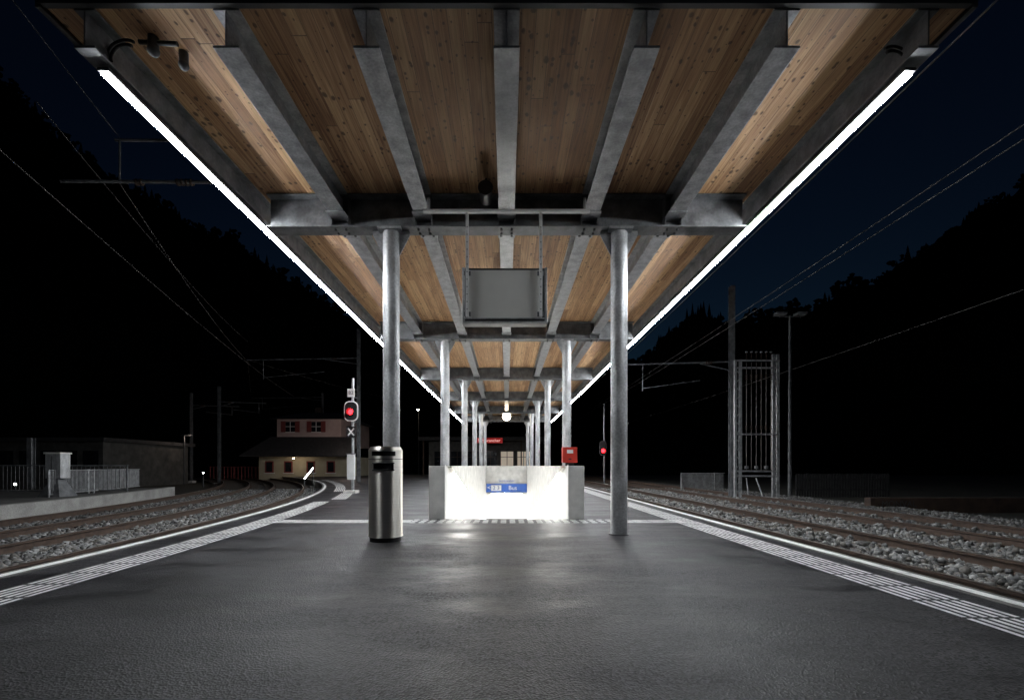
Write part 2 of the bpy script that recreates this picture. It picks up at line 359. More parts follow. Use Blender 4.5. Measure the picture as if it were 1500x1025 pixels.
for y in CY:
    for s_ in (-1,1):
        x=s_*1.665-.02
        cl.cyl((x,y,0.0),(x,y,4.40),.12,M_COLM,40)
        cl.box(x-.17,x+.17,y-.15,y+.15,4.395,4.428,M_GALV)
        for sx in (-1,1):
            x0=x+sx*.11; x1=x+sx*.27
            pts=[(x0,4.05),(x0,4.43),(x1,4.43),(x1,4.36)]
            for yy in (y-.01,y+.01): cl.face([(p[0],yy,p[1]) for p in pts],M_GALV)
            cl.face([(x0,y-.01,4.05),(x0,y+.01,4.05),(x1,y+.01,4.36),(x1,y-.01,4.36)],M_GALV)
        cl.cyl((x,y,0),(x,y,.012),.15,M_DGREY,32)
cl.done()
# LED strips
for s_ in (-1,1):
    l=B('led_light_strip')
    x=s_*3.585; z=4.50
    l.box(x-.03,x+.03,4.06,36.3,z-.018,z+.004,E_LED)
    l.box(x-.05,x+.05,4.04,36.32,z+.0045,z+.035,M_DGREY)  # opaque housing, made wide to keep the beam flange in shadow
    yy=4.3
    while yy<36: l.cyl((x,yy,z+.035),(x,yy,ZF+.002),.012,M_DGREY,6); yy+=1.45
    l.done()
cc=B('surveillance_camera')
def arc(c,r,a0,a1,n=12): return [(c[0]+r*math.cos(a0+(a1-a0)*i/n),c[1],c[2]+r*math.sin(a0+(a1-a0)*i/n)) for i in range(n+1)]
for r in (.13,.17): cc.poly(arc((-3.45,4.12,4.68),r,math.pi*1.05,math.pi*.35),.014,M_DARK)
cc.cyl((-3.35,4.15,4.86),(-3.0,4.15,4.84),.02,M_DARK,8)
cc.cyl((-3.22,4.15,4.80),(-3.22,4.15,4.9),.045,M_DGREY,12); cc.sphere((-3.22,4.15,4.78),.05,M_DGREY)
cc.cyl((-3.05,4.3,4.80),(-3.05,4.3,4.9),.04,M_DGREY,12); cc.sphere((-3.05,4.3,4.78),.045,M_DGREY)
cc.done()
cc=B('power_cable')
for r in (.12,.16): cc.poly(arc((3.52,4.15,4.66),r,-.2,math.pi*.65),.013,M_DARK)
cc.done()
sp=B('loudspeaker'); sp.cyl((-.28,6.05,4.68),(-.28,6.3,4.68),.085,M_DARK,24); sp.cyl((-.28,6.02,4.68),(-.28,6.06,4.68),.10,M_DGREY,24,.085)
sp.cyl((-.28,6.2,4.74),(-.28,6.2,4.91),.015,M_DARK,8); sp.done()
d=B('hanging_information_display'); DY=6.18
d.box(-.60,.55,DY,DY+.16,2.93,3.68,M_DGREY)
d.box(-.52,.48,DY-.012,DY,3.0,3.65,M_PANEL)
for (x0,x1,z0,z1) in ((-.60,.55,2.93,2.955),(-.60,-.565,2.955,3.68),(.515,.55,2.955,3.68),(-.565,.515,2.985,3.0)):
    d.box(x0,x1,DY-.03,DY-.014,z0,z1,M_COLM)
for x in (-.53,.46):
    d.box(x-.02,x+.02,DY-.075,DY-.035,3.0,4.40,M_WPLATE)
    for z in (3.05,3.6): d.box(x-.045,x+.045,DY-.034,DY-.012,z-.03,z+.03,M_GALVD)
    for zz in np.arange(3.1,4.3,.1): d.cyl((x,DY-.078,zz),(x,DY-.074,zz),.008,M_DARK,6)
d.box(-1.12,1.12,DY-.09,DY-.03,4.40,4.435,M_WPLATE)
for x in (-1.05,1.05): d.box(x-.02,x+.02,DY-.08,DY-.04,4.435,4.6,M_GALV)
d.done(bevel=.004)
sd=B('spotlight'); 
for x in (-.25,-.18): sd.cyl((x,9.3,4.25),(x,9.3,4.4),.03,M_PANEL,10); sd.cyl((x,9.3,4.4),(x,9.3,4.91),.008,M_DARK,6)
sd.done()
gl=B('globe_lamp'); gl.sphere((0,30.4,4.30),.27,E_WARM); gl.cyl((0,30.4,4.5),(0,30.4,4.575),.06,M_DGREY); gl.done()
# ---------------------------------------------------------------- litter bin (built about its own origin)
lb=B('litter_bin'); bxc,byc=0,0; R=.222; seg=96
zs=[.07,.5,.9,.95,1.03,1.08,1.12,1.13,1.19,1.21,1.235,1.25]
def rad(z): return R if z<=1.21 else R-(z-1.21)*.6
front=-math.pi/2+.1
def inr(t,half):
    d_=(t-front+math.pi)%(2*math.pi)-math.pi; return abs(d_)<half
for j in range(len(zs)-1):
    for i in range(seg):
        t0=2*math.pi*i/seg;t1=2*math.pi*(i+1)/seg; tm=(t0+t1)/2
        if abs(zs[j]-.95)<.001 and inr(tm,.62): continue
        if abs(zs[j]-1.13)<.001 and inr(tm,.75): continue
        pts=[(bxc+rad(z)*math.cos(t),byc+rad(z)*math.sin(t),z) for t,z in ((t0,zs[j]),(t1,zs[j]),(t1,zs[j+1]),(t0,zs[j+1]))]
        lb.face(pts,M_STEEL,False)
lb.cyl((bxc,byc,1.249),(bxc,byc,1.252),rad(1.25),M_STEEL,48)
lb.cyl((bxc,byc,.1),(bxc,byc,1.2),R-.03,M_DARK,48)
lb.cyl((bxc,byc,0.0),(bxc,byc,.06),R-.012,M_DARK,48); lb.cyl((bxc,byc,.06),(bxc,byc,.072),R+.006,M_STEEL,48)
lb.cyl((bxc,byc,1.085),(bxc,byc,1.093),R+.002,M_DARK,48)
for a in np.linspace(-.62,.62,19):
    t=front+a
    for z in (.945,1.035): lb.cyl((bxc+(R+.004)*math.cos(t-.035),byc+(R+.004)*math.sin(t-.035),z),(bxc+(R+.004)*math.cos(t+.035),byc+(R+.004)*math.sin(t+.035),z),.009,M_DARK,6)
o=lb.done()
o.location=(-1.625,6.12,0)
o.data.polygons.foreach_set('use_smooth',[True]*len(o.data.polygons))
import bmesh
bmm=bmesh.new(); bmm.from_mesh(o.data); bmesh.ops.remove_doubles(bmm,verts=bmm.verts,dist=.0004); 
for e in bmm.edges:
    if len(e.link_faces)==2 and e.calc_face_angle(0)>.5: e.smooth=False
bmm.to_mesh(o.data); bmm.free()
tv=B('ticket_validator'); tv.box(1.08,1.36,8.75,8.93,1.06,1.36,M_RED); tv.box(1.14,1.30,8.79,8.9,1.0,1.06,M_DARK); tv.box(1.16,1.28,8.742,8.75,1.24,1.31,M_WPLATE)
tv.box(1.19,1.25,8.741,8.75,1.12,1.14,M_DARK); tv.done(bevel=.012)
# ---------------------------------------------------------------- tracks
def straight(x,y0=-8,y1=160,n=2): return [(x,y0+(y1-y0)*i/(n-1),0) for i in range(n)],[(1,0)]*n
RP=[(-.062,-.315),(.062,-.315),(.062,-.30),(.012,-.285),(.012,-.195),(.035,-.185),(.035,-.155),(-.035,-.155),(-.035,-.185),(-.012,-.195),(-.012,-.285),(-.062,-.30)]
def rails_straight(name,xa):
    t=B(name)
    for x in (xa,xa+1.5):
        p,n=straight(x); t.sweep(p,RP,M_RAIL,n); t.sweep([(q[0],q[1],0) for q in p],[(-.022,-.153),(.026,-.153)],M_RAILTOP,n,closed=False)
    y=-4
    while y<90:
        t.box(xa-.5,xa+2.0,y-.12,y+.12,-.45,-.318+random.uniform(-.006,.004),M_SLEEP)
        for x in (xa,xa+1.5):
            for q in (-1,1): t.box(x+q*.09-.04,x+q*.09+.04,y-.05,y+.05,-.32,-.285,M_RAIL)
        y+=.6
    t.done()
rails_straight('railway_track',4.68); rails_straight('railway_track',8.1)
def rails_curve(name,o1,y1=75):
    t=B(name); yy=[-6+1.0*i for i in range(int(y1)+6)]
    for o_ in (o1,o1+1.5):
        p=[offp(y,o_) for y in yy]; n=[nl(y) for y in yy]
        t.sweep(p,RP,M_RAIL,n); t.sweep(p,[(-.022,-.153),(.026,-.153)],M_RAILTOP,n,closed=False)
    y=-4
    while y<y1-1:
        n=nl(y); p=offp(y,o1+.75); ang=math.atan2(n[1],n[0])
        M=Matrix.Translation((p[0],p[1],0))@Matrix.Rotation(ang,4,'Z')
        t.box(-1.25,1.25,-.12,.12,-.45,-.318,M_SLEEP,M)
        for q in (-.84,-.66,.66,.84): t.box(q-.04,q+.04,-.05,.05,-.32,-.285,M_RAIL,M)
        y+=.6/math.sqrt(1+(.018*max(y,0))**2)
    t.done()
rails_curve('railway_track',.9); rails_curve('railway_track',3.75)
bb=B('ballast_bed')
bb.face([(XR-.05,-8,-.375),(12.6,-8,-.375),(12.6,170,-.375),(XR-.05,170,-.375)],M_BALB)
yy=[-6+1.5*i for i in range(55)]
bb.sweep([(xe(y),y,0) for y in yy],[(-.05,-.375),(5.9,-.375)],M_BALB,[nl(y) for y in yy],closed=False)
bb.done()
def stones(name,pos,mats):
    n=len(pos)
    base=np.array([[x,y,z] for z in (-1,1) for y in (-1,1) for x in (-1,1)],float)
    v=base[None]*rng.uniform(.45,1.0,(n,8,3))
    sz=rng.uniform(.018,.040,(n,1,1))*(1+ (rng.random((n,1,1))>.93)*.3)
    a=rng.uniform(0,6.28,(n,3)); 
    def rot(v,a,i,j):
        c,s_=np.cos(a)[:,None],np.sin(a)[:,None]; A=v[:,:,i].copy();Bv=v[:,:,j].copy()
        v[:,:,i]=A*c-Bv*s_; v[:,:,j]=A*s_+Bv*c
    rot(v,a[:,0],0,1);rot(v,a[:,1],1,2);rot(v,a[:,2],0,1)
    v=v*sz*1.25+pos[:,None,:]
    f=np.array([(0,2,3,1),(4,5,7,6),(0,1,5,4),(2,6,7,3),(0,4,6,2),(1,3,7,5)])
    F=(f[None]+8*np.arange(n)[:,None,None]).reshape(-1,4)
    me=bpy.data.meshes.new(name); me.vertices.add(n*8); me.vertices.foreach_set('co',v.reshape(-1))
    me.loops.add(F.size); me.loops.foreach_set('vertex_index',F.reshape(-1).astype(np.int32))
    me.polygons.add(len(F)); me.polygons.foreach_set('loop_start',(np.arange(len(F))*4).astype(np.int32)); 
    for m in mats: me.materials.append(m)
    mi=np.repeat(rng.integers(0,len(mats),n),6).astype(np.int32); me.polygons.foreach_set('material_index',mi)
    me.update(calc_edges=True); me.validate()
    o=bpy.data.objects.new(name,me); COL.objects.link(o); return o
ST=[noisemat('ballast_stone_%d'%i,tuple(q*.75 for q in c_),c_,scale=30,rough=(.7,.9)) for i,c_ in enumerate([(.19,.19,.187),(.30,.30,.295),(.09,.088,.085),(.16,.148,.135),(.13,.13,.133)])]
def dens(n,y0,y1):
    return y0+(y1-y0)*rng.random(n)**1.5
nR=50000; yR=dens(nR,4.2,26); xR=rng.uniform(XR+.02,12.5,nR)
keep=np.ones(nR,bool)
for xa in (4.68,8.1):
    for x in (xa,xa+1.5): keep&=np.abs(xR-x)>.06
zR=-.352+rng.uniform(-.015,.04,nR)
onsl=(np.abs(((yR+4)%.6+.3)%.6-.3)<.12)&(((xR>4.15)&(xR<6.7))|((xR>7.6)&(xR<10.1)))
keep&=~(onsl&(rng.random(nR)<.6)); zR[onsl]+=.045
stones('ballast_stones',np.stack([xR,yR,zR],1)[keep],ST)
nL=46000; yL=dens(nL,3.0,26); oL=rng.uniform(.03,5.8,nL)
keep=np.ones(nL,bool)
for xa in (.9,3.75):
    for x in (xa,xa+1.5): keep&=np.abs(oL-x)>.06
nv=np.stack([-np.ones(nL),-.018*yL],1); nv/=np.linalg.norm(nv,axis=1)[:,None]
P=np.stack([-(4.55+.009*yL**2)+nv[:,0]*oL,yL+nv[:,1]*oL,-.335+rng.uniform(-.02,.035,nL)],1)
stones('ballast_stones',P[keep],ST)
# ---------------------------------------------------------------- left side
rw=B('retaining_wall'); yy=[5+1.0*i for i in range(18)]
rw.sweep([(xe(y),y,0) for y in yy],[(5.95,-.5),(5.95,.09),(6.2,.09),(6.2,-.5)],M_WALLC,[nl(y) for y in yy]); rw.done()
sp_=B('side_pavement'); sp_.sweep([(xe(y),y,0) for y in yy],[(6.2,.06),(26,.06)],M_KERB,[nl(y) for y in yy],closed=False); sp_.done()
def fence(name,path,z0,h,mat,gap=.12,r=.008,posts=2.0):
    f=B(name)
    for a,b_ in zip(path[:-1],path[1:]):
        a=Vector((*a,0));b_=Vector((*b_,0)); ln=(b_-a).length; n=max(1,int(ln/gap)); d_=(b_-a)/ln
        for z in (z0+.08,z0+h): f.cyl(a+Vector((0,0,z)),b_+Vector((0,0,z)),.02,mat,6)
        for i in range(n): p=a+d_*(i*gap); f.cyl(p+Vector((0,0,z0+.08)),p+Vector((0,0,z0+h)),r,mat,4,caps=False)
        for i in range(int(ln/posts)+1): p=a+d_*(i*posts); f.cyl(p+Vector((0,0,z0)),p+Vector((0,0,z0+h+.03)),.03,mat,6)
    f.done()
fence('railing',[(-19.5,15.0),(-15.5,15.6),(-13.6,16.4)],.06,.95,M_GALVD)
fence('railing',[offp(y,7.2)[:2] for y in (15.5,18,20,22)],.06,.8,M_GALV,gap=.07,r=.012)
fence('railing',[(-28,43),(-23.2,44)],-.4,1.3,M_SHUT,gap=.3,r=.05)
cab=B('point_heater_cabinet'); cx,cy=-13.8,14.0
cab.box(cx-.23,cx+.23,cy-.16,cy+.16,.62,1.36,M_COLM); cab.box(cx-.26,cx+.26,cy-.19,cy+.19,1.36,1.41,M_PANEL)
vs=[(cx-.1,cy-.1,.62),(cx+.1,cy-.1,.62),(cx+.1,cy+.1,.62),(cx-.1,cy+.1,.62),(cx-.34,cy-.3,.06),(cx+.34,cy-.3,.06),(cx+.34,cy+.3,.06),(cx-.34,cy+.3,.06)]
cab.mesh(vs,[(0,4,5,1),(1,5,6,2),(2,6,7,3),(3,7,4,0)],M_GALVD)
cab.box(cx-.05,cx-.03,cy-.17,cy-.16,.7,1.3,M_DGREY); cab.done(bevel=.01)
for (x,y,z) in ((-20.3,18.8,.2),(-20.0,30.0,.5)):
    q=B('bollard_light'); q.cyl((x,y,-.4),(x,y,z),.04,M_DGREY,10); q.cyl((x,y,z),(x,y,z+.08),.04,E_WHITE,10); q.cyl((x,y,z+.08),(x,y,z+.11),.05,M_DGREY,10); q.done()
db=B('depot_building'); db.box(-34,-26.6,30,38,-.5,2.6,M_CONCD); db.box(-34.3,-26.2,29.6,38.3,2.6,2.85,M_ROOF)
for i in range(5): db.box(-33.5+i*1.4,-32.5+i*1.4,29.97,30.0,1.0,2.0,M_GLASS); db.box(-33.55+i*1.4,-32.45+i*1.4,29.95,29.97,.93,.99,M_GALVD)
db.done()
# platform signal
s=B('railway_signal'); sx,sy=-5.7,16.7
s.box(sx-.22,sx+.22,sy-.22,sy+.22,0,.1,M_CONC)
s.cyl((sx+.02,sy+.1,.1),(sx+.02,sy+.1,4.22),.055,M_GALV,16)
s.box(sx-.13,sx+.13,sy-.08,sy+.06,.5,1.42,M_WPLATE); s.box(sx-.15,sx+.15,sy-.1,sy+.08,1.42,1.46,M_GALVD)
def rr(b_,cx,cz,w_,h_,y,mat,cr,th=.02):
    pts=[]
    for (qx,qz,a0) in ((1,1,0),(-1,1,90),(-1,-1,180),(1,-1,270)):
        for i in range(7):
            a=math.radians(a0+15*i); pts.append((cx+qx*(w_/2-cr)+cr*math.cos(a)*1.0,cz+qz*(h_/2-cr)+cr*math.sin(a)))
    n=len(pts); vs=[(p[0],y,p[1]) for p in pts]+[(p[0],y+th,p[1]) for p in pts]
    b_.face(vs[:n],mat); b_.face(vs[n:][::-1],mat); b_.mesh(vs,[(i,(i+1)%n,n+(i+1)%n,n+i) for i in range(n)],mat)
rr(s,sx,3.0,.52,.74,sy-.02,M_WPLATE,.2); rr(s,sx,3.0,.44,.66,sy-.04,M_DARK,.17,.018)
s.cyl((sx,sy-.045,2.97),(sx,sy-.055,2.97),.1,E_REDL,24)
s.cyl((sx,sy-.2,2.97),(sx,sy-.04,2.97),.125,M_DARK,24,caps=False)
s.box(sx-.13,sx+.13,sy-.03,sy-.01,3.52,3.82,M_WPLATE)
rr(s,sx,2.24,.34,.40,sy-.02,M_DARK,.03)
for sgn in (-1,1):
    M=Matrix.Translation((sx,sy-.03-.002*sgn,2.24))@Matrix.Rotation(sgn*math.radians(40),4,'Y'); s.box(-.024,.024,-.004,.004,-.17,.17,M_WPLATE,M)
for z in np.arange(1.7,4,.3): s.box(sx+.06,sx+.2,sy+.09,sy+.11,z,z+.02,M_GALVD)
so=s.done()
text('signal_number','B2',.17,(sx,sy-.035,3.67),M_DARK,so)
# houses
h=B('station_house')
hx0,hx1=-22.2,-16.0; hy=44
h.box(hx0,hx1,hy,hy+9,3.0,5.55,M_PINK)
vs=[(hx0-.6,hy-.6,5.5),(hx1+.6,hy-.6,5.5),(hx1+.6,hy+9.6,5.5),(hx0-.6,hy+9.6,5.5),(hx0+1.2,hy+2.5,6.4),(hx1-1.2,hy+2.5,6.4),(hx1-1.2,hy+6.5,6.4),(hx0+1.2,hy+6.5,6.4)]
h.mesh(vs,[(0,1,5,4),(1,2,6,5),(2,3,7,6),(3,0,4,7),(4,5,6,7),(0,3,2,1)],M_ROOF)
for wx in (-20.9,-18.4):
    h.box(wx-.45,wx+.45,hy-.03,hy,4.3,5.25,M_GLASS); h.box(wx-.9,wx-.47,hy-.05,hy,4.25,5.3,M_SHUT); h.box(wx+.47,wx+.9,hy-.05,hy,4.25,5.3,M_SHUT)
    h.box(wx-.03,wx+.03,hy-.04,hy-.03,4.3,5.25,M_WPLATE); h.box(wx-.45,wx+.45,hy-.045,hy-.041,4.76,4.81,M_WPLATE); h.box(wx-.47,wx+.47,hy-.06,hy-.01,4.2,4.26,M_WPLATE)
vs=[(-24.4,hy-2.5,1.95),(-13.8,hy-2.5,1.95),(-14.6,hy,3.8),(-22.8,hy,3.8),(-24.4,hy-2.5,1.85),(-13.8,hy-2.5,1.85)]
h.mesh(vs,[(0,1,2,3),(0,4,5,1)],M_ROOF); h.face([(-24.4,hy-2.5,1.85),(-24.4,hy+.1,1.85),(-13.8,hy+.1,1.85),(-13.8,hy-2.5,1.85)],M_BROWN)
h.box(-23.4,-14.6,hy-1,hy+9,-.5,1.84,M_CREAM)
for wx in (-22.4,-20.6,-18.5,-16.6):
    h.box(wx-.4,wx+.4,hy-1.04,hy-1,.35,1.45,M_SHUT); h.box(wx-.28,wx+.28,hy-1.06,hy-1.04,.45,1.35,M_GLASS)
    h.box(wx-.5,wx+.5,hy-1.08,hy-1.0,.27,.34,M_WPLATE)
h.box(-19.8,-19.2,hy+3,hy+3.6,6.3,7.0,M_BROWN)
h.done()
st=B('station_building')
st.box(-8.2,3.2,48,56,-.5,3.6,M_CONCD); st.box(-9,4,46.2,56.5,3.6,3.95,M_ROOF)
for i in range(6):
    x=-7.6+i*1.75; mm=E_WIN if i in (4,5) else M_GLASS
    st.box(x,x+1.3,47.95,48,1.0,2.5,mm); st.box(x+.62,x+.68,47.93,47.95,1.0,2.5,M_BROWN); st.box(x,x+1.3,47.93,47.95,1.9,1.95,M_BROWN)
for x in (-8.5,-3.5,1.5): st.box(x-.06,x+.06,46.5,46.62,-.4,3.6,M_BROWN)
sto=st.done()
ns=B('station_name_sign'); ns.box(-3.1,-.4,46.0,46.1,3.3,3.82,E_SIGN); nso=ns.done()
text('name_text','Sembrancher',.42,(-1.75,45.99,3.55),emat('lit_letters',(1,.55,.5),.9),nso)
lh=B('glow_streak'); lh.cyl((-13.5,30.4,.15),(-12.75,30.0,.85),.035,E_WHITE,8); lh.cyl((-13.5,30.4,-.4),(-13.5,30.4,.15),.03,M_GALVD,8); lh.cyl((-12.75,30,-.4),(-12.75,30,.85),.03,M_GALVD,8); lh.done()  # glowing tube added for a slanted streak read as a reflected handrail LED
sl=B('street_lamp'); sl.cyl((-11.6,60,-.5),(-11.6,60,8.2),.08,M_DGREY,10,.05); sl.cyl((-11.6,60,8.2),(-11.4,59.2,8.35),.04,M_DGREY,8); sl.box(-11.7,-11.3,58.7,59.3,8.28,8.36,M_DGREY); sl.box(-11.62,-11.38,58.75,59.2,8.22,8.28,E_WARM); sl.done()
def pl(name,loc,e,col,r=.15,parent=None):
    l_=bpy.data.lights.new(name,'POINT'); l_.energy=e; l_.color=col; l_.shadow_soft_size=r
    o_=bpy.data.objects.new(name,l_); o_.location=loc; COL.objects.link(o_); return o_
hl=B('house_fill_lamp'); hl.cyl((-25.5,36.0,-.5),(-25.5,36.0,3.4),.05,M_DGREY,8); hl.box(-25.7,-25.1,35.9,36.3,3.4,3.48,M_DGREY); ho=hl.done()  # post lamp added to light the house from the left
p=pl('lamp',(-25.0,36.2,3.2),30,(1,.8,.66)); p.parent=ho
hl=B('house_fill_lamp'); hl.cyl((-13.5,40,-.5),(-13.5,40,4.4),.05,M_DGREY,8); hl.box(-14.0,-13.4,39.9,40.3,4.4,4.48,M_DGREY); ho=hl.done()  # second added post lamp, brightens the house from the right
p=pl('lamp',(-13.8,40.1,4.2),85,(1,.80,.69)); p.parent=ho
# warm fill lamp added under the eaves to light the house front
po=B('eaves_fill_lamp'); po.box(-19.65,-19.45,41.65,41.85,1.72,1.85,M_DGREY); po.cyl((-19.55,41.75,1.66),(-19.55,41.75,1.72),.07,E_WARM,12); poo=po.done()
p=pl('lamp',(-19.55,41.7,1.55),16,(1,.78,.55),.08); p.parent=poo
# ---------------------------------------------------------------- masts / wires
def mast(name,x,y,z1,arm=None,r=.09):
    m_=B(name); 
    m_.box(x-.25,x+.25,y-.25,y+.25,-.5,-.3,M_CONC)
    m_.box(x-r,x+r,y-.09,y-.075,-.3,z1,M_GALVD); m_.box(x-r,x+r,y+.075,y+.09,-.3,z1,M_GALVD); m_.box(x-.008,x+.008,y-.075,y+.075,-.3,z1,M_GALVD)
    if arm:
        for (xa,za,drop) in arm:
            m_.cyl((x,y,za+.12),(xa,y,za),.035,M_GALVD,8); m_.cyl((x,y,za-.25),(xa*.3+x*.7,y,za+.03),.025,M_GALVD,8)
            m_.cyl((xa*.85+x*.15,y,za),(xa*.85+x*.15,y,za-drop),.02,M_GALVD,6)
            m_.cyl((xa*.85+x*.15,y,za-drop*.9),(xa*.3+x*.7,y,za-drop*.6),.018,M_GALVD,6)
            for i in range(4): 
                cx_=xa*.2+x*.8+(i*.07)*(1 if xa>x else -1); m_.cyl((cx_,y,za+.08),(cx_+.03,y,za+.08),.07,M_BROWN,10)
    m_.done()
mast('catenary_mast',-9.1,28,9.4,[(-16.0,7.5,1.2)])
mast('catenary_mast',-20.2,50,9.0,[(-28,8.4,1.3)])
mast('catenary_mast',-22.1,35,7.1,[(-18.5,5.8,.8)]); mast('catenary_mast',-27.7,40,7.4,[(-23.5,6.2,.8)])
mast('lamp_post',-18.8,18,2.1)
mast('catenary_mast',9.35,18.9,8.45,[(5.0,5.2,1.1)],r=.1)
ca=B('catenary_bracket'); ca.cyl((-3.4,10,5.1),(-3.4,10,9.2),.06,M_GALVD,10); ca.cyl((-3.4,10,7.2),(-9.8,10,7.25),.035,M_GALVD,8); ca.cyl((-3.4,10,8.1),(-8.6,10,8.15),.03,M_GALVD,8)
for x in (-6.9,-7.0,-7.1,-7.2,-8.0,-8.1): ca.cyl((x,10,7.22),(x-.04,10,7.22),.07,M_BROWN,10)
ca.cyl((-8.5,10,7.2),(-8.5,10,8.15),.02,M_GALVD,6); ca.done()
wr=B('overhead_wires')
def wire(a,b_,sag=.3,n=14,r=.009):
    a=Vector(a);b_=Vector(b_); pts=[]
    for i in range(n+1):
        t=i/n; p_=a.lerp(b_,t); p_.z-=sag*4*t*(1-t); pts.append(p_)
    wr.poly(pts,r,M_WIRE,5)
for xx,z in ((8.85,6.75),(8.85,7.0),(5.45,6.3),(5.45,7.4),(13.5,5.8)):
    wire((xx,-3,z),(xx,48,z),.25,r=.012); wire((xx,48,z),(xx,98,z),.3,r=.012)
wire((-8.9,8,6.54),(-18.7,40,7.1),.3); wire((-9.3,9,8.2),(-15.9,28,8.6),.3); wire((-8.0,4,9.9),(-8.5,10,8.2),.05); wire((-8.5,10,7.2),(-15.9,28,7.4),.3); wire((-15.9,28,7.4),(-28,50,8.3),.3)
wire((-7.3,3,6.4),(-8.9,8,6.54),.02); wire((-15.9,28,7.5),(-9,60,8.8),.4)
wr.done()
# right signal
s=B('railway_signal'); sx,sy=6.65,31
s.cyl((sx,sy,-.4),(sx,sy,5.2),.06,M_GALVD,12); s.box(sx-.2,sx+.2,sy-.2,sy+.2,-.5,-.25,M_CONC)
rr(s,sx-.1,2.2,.5,1.0,sy-.09,M_DGREY,.2); rr(s,sx-.1,2.2,.44,.94,sy-.11,M_DARK,.18,.018); s.cyl((sx-.1,sy-.115,2.02),(sx-.1,sy-.125,2.02),.13,E_REDL,20)
s.cyl((sx-.1,sy-.28,2.02),(sx-.1,sy-.11,2.02),.15,M_DARK,20,caps=False)
s.done()
rl=pl('lamp',(sx-.1,sy-.35,2.02),9,(1,.03,.03),.05); rl.parent=bpy.data.objects['railway_signal.001']
rl=pl('lamp',(-5.7,16.4,2.97),3,(1,.03,.03),.05); rl.parent=bpy.data.objects['railway_signal']
# switch frame
f=B('catenary_switch_frame'); fy_=18.6
xs=(9.35,9.55,10.9,11.08)
for x in xs:
    f.box(x-.05,x+.05,fy_-.05,fy_+.05,-.4,5.55 if x>10 else 5.3,M_GALV)
for x in (9.45,10.99): f.box(x-.3,x+.3,fy_-.35,fy_+.35,-.5,-.28,M_CONC)
for z in (0.55,.75,2.25,4.95,5.25): f.box(9.3,11.13,fy_-.07,fy_-.052,z,z+.07,M_GALV)
for xa,xb_ in ((9.35,9.55),(10.9,11.08)):
    z=.1;k_=0
    while z<5.0:
        p0=(xa,fy_,z);p1=(xb_,fy_,z+.35)
        if k_%2: p0,p1=(xb_,fy_,z),(xa,fy_,z+.35)
        f.cyl(p0,p1,.012,M_GALV,5); z+=.35;k_+=1
for i,x in enumerate((9.75,9.95,10.15,10.35,10.55,10.75)):
    f.cyl((x,fy_-.1,.8),(x,fy_-.1,5.2),.014,M_WIRE,6)
    for z in (4.5,4.58,4.66,2.5,2.58): f.cyl((x,fy_-.1,z),(x,fy_-.1,z+.03),.05,M_BROWN,10)
    f.cyl((x,fy_-.1,5.3),(x,fy_-.1,5.6),.02,M_BROWN,8); f.cyl((x,fy_-.1,5.6),(x,fy_-.1,5.64),.05,M_GALV,8)
    if i%2==0: f.box(x-.05,x+.05,fy_-.16,fy_-.04,.88,1.0,M_GALVD)
f.cyl((9.8,fy_,.5),(9.6,fy_-.6,-.4),.03,M_GALV,8); f.cyl((10.2,fy_,.5),(10.2,fy_-.6,-.4),.03,M_GALV,8)
f.done()
lm=B('floodlight_mast'); lm.cyl((12.45,20,-.5),(12.45,20,7.6),.08,M_GALVD,12,.05); lm.cyl((12.0,20,7.55),(12.9,20,7.55),.03,M_GALVD,8)
for x in (12.0,12.9): lm.box(x-.22,x+.22,19.8,20.15,7.6,7.7,M_GALV)
lm.done()
fence('railing',[(9.4,24.5),(12.0,25.0)],-.45,1.05,M_GALV,gap=.07,r=.014)
lw=B('low_wall'); lw.box(11.6,22,14.5,14.75,-.5,-.02,M_BROWN); lwo=lw.done()
text('wall_lettering','MONVAL',.27,(12.5,14.49,-.22),M_DGREY,lwo)
sh=B('garden_fence')
x=14.0
while x<18.5:
    sh.box(x,x+.09,22,22.03,-.5,.62+random.uniform(-.02,.02),M_ROOF); x+=.13
sh.box(14,18.5,22.03,22.07,.3,.38,M_ROOF); sh.box(14,18.5,22.03,22.07,-.2,-.12,M_ROOF); sh.done()
# ---------------------------------------------------------------- hills
prof=[(-6,.95),(-1.71,.95),(-1.112,.873),(-1.022,.768),(-.933,.70),(-.843,.63),(-.738,.576),(-.663,.535),(-.595,.505),(-.513,.445),(-.393,.378),(-.273,.288),(-.153,.183),(-.063,.123),(0,.1),(.087,.123),(.177,.183),(.282,.243),(.364,.303),(.417,.335),(.477,.32),(.552,.335),(.672,.363),(.777,.408),(.897,.475),(.987,.543),(1.136,.636),(1.736,.8),(6,.9)]
pu=[p_[0] for p_ in prof]; pv=[p_[1] for p_ in prof]
D=260.
us=np.concatenate([np.linspace(-6,-1.8,30),np.linspace(-1.75,1.75,420),np.linspace(1.8,6,30)])
ts=np.concatenate([np.linspace(.28,1,26),[1.3,1.8]])
from mathutils import noise as mn
V=[];F=[]
def hz(u_,t):
    v_=np.interp(u_,pu,pv)
    s_=max(0,(t-.28)/.72)
    if t<=1: z=v_*D*s_**1.25
    else: z=v_*D*(1-.25*(t-1))
    nz=mn.fractal(Vector((u_*14,t*9,0)),.8,2.2,5)*5*min(1,s_*1.5)
    return z+nz-3.2*min(1,s_*2)-.6
for t in ts:
    for u_ in us: V.append((u_*D*t,D*t,hz(u_,t)))
n=len(us)
for j in range(len(ts)-1):
    for i in range(n-1): F.append((j*n+i,j*n+i+1,(j+1)*n+i+1,(j+1)*n+i))
hb=B('hills'); hb.mesh(V,F,M_HILL,True); hb.done()
fr_=B('forest')
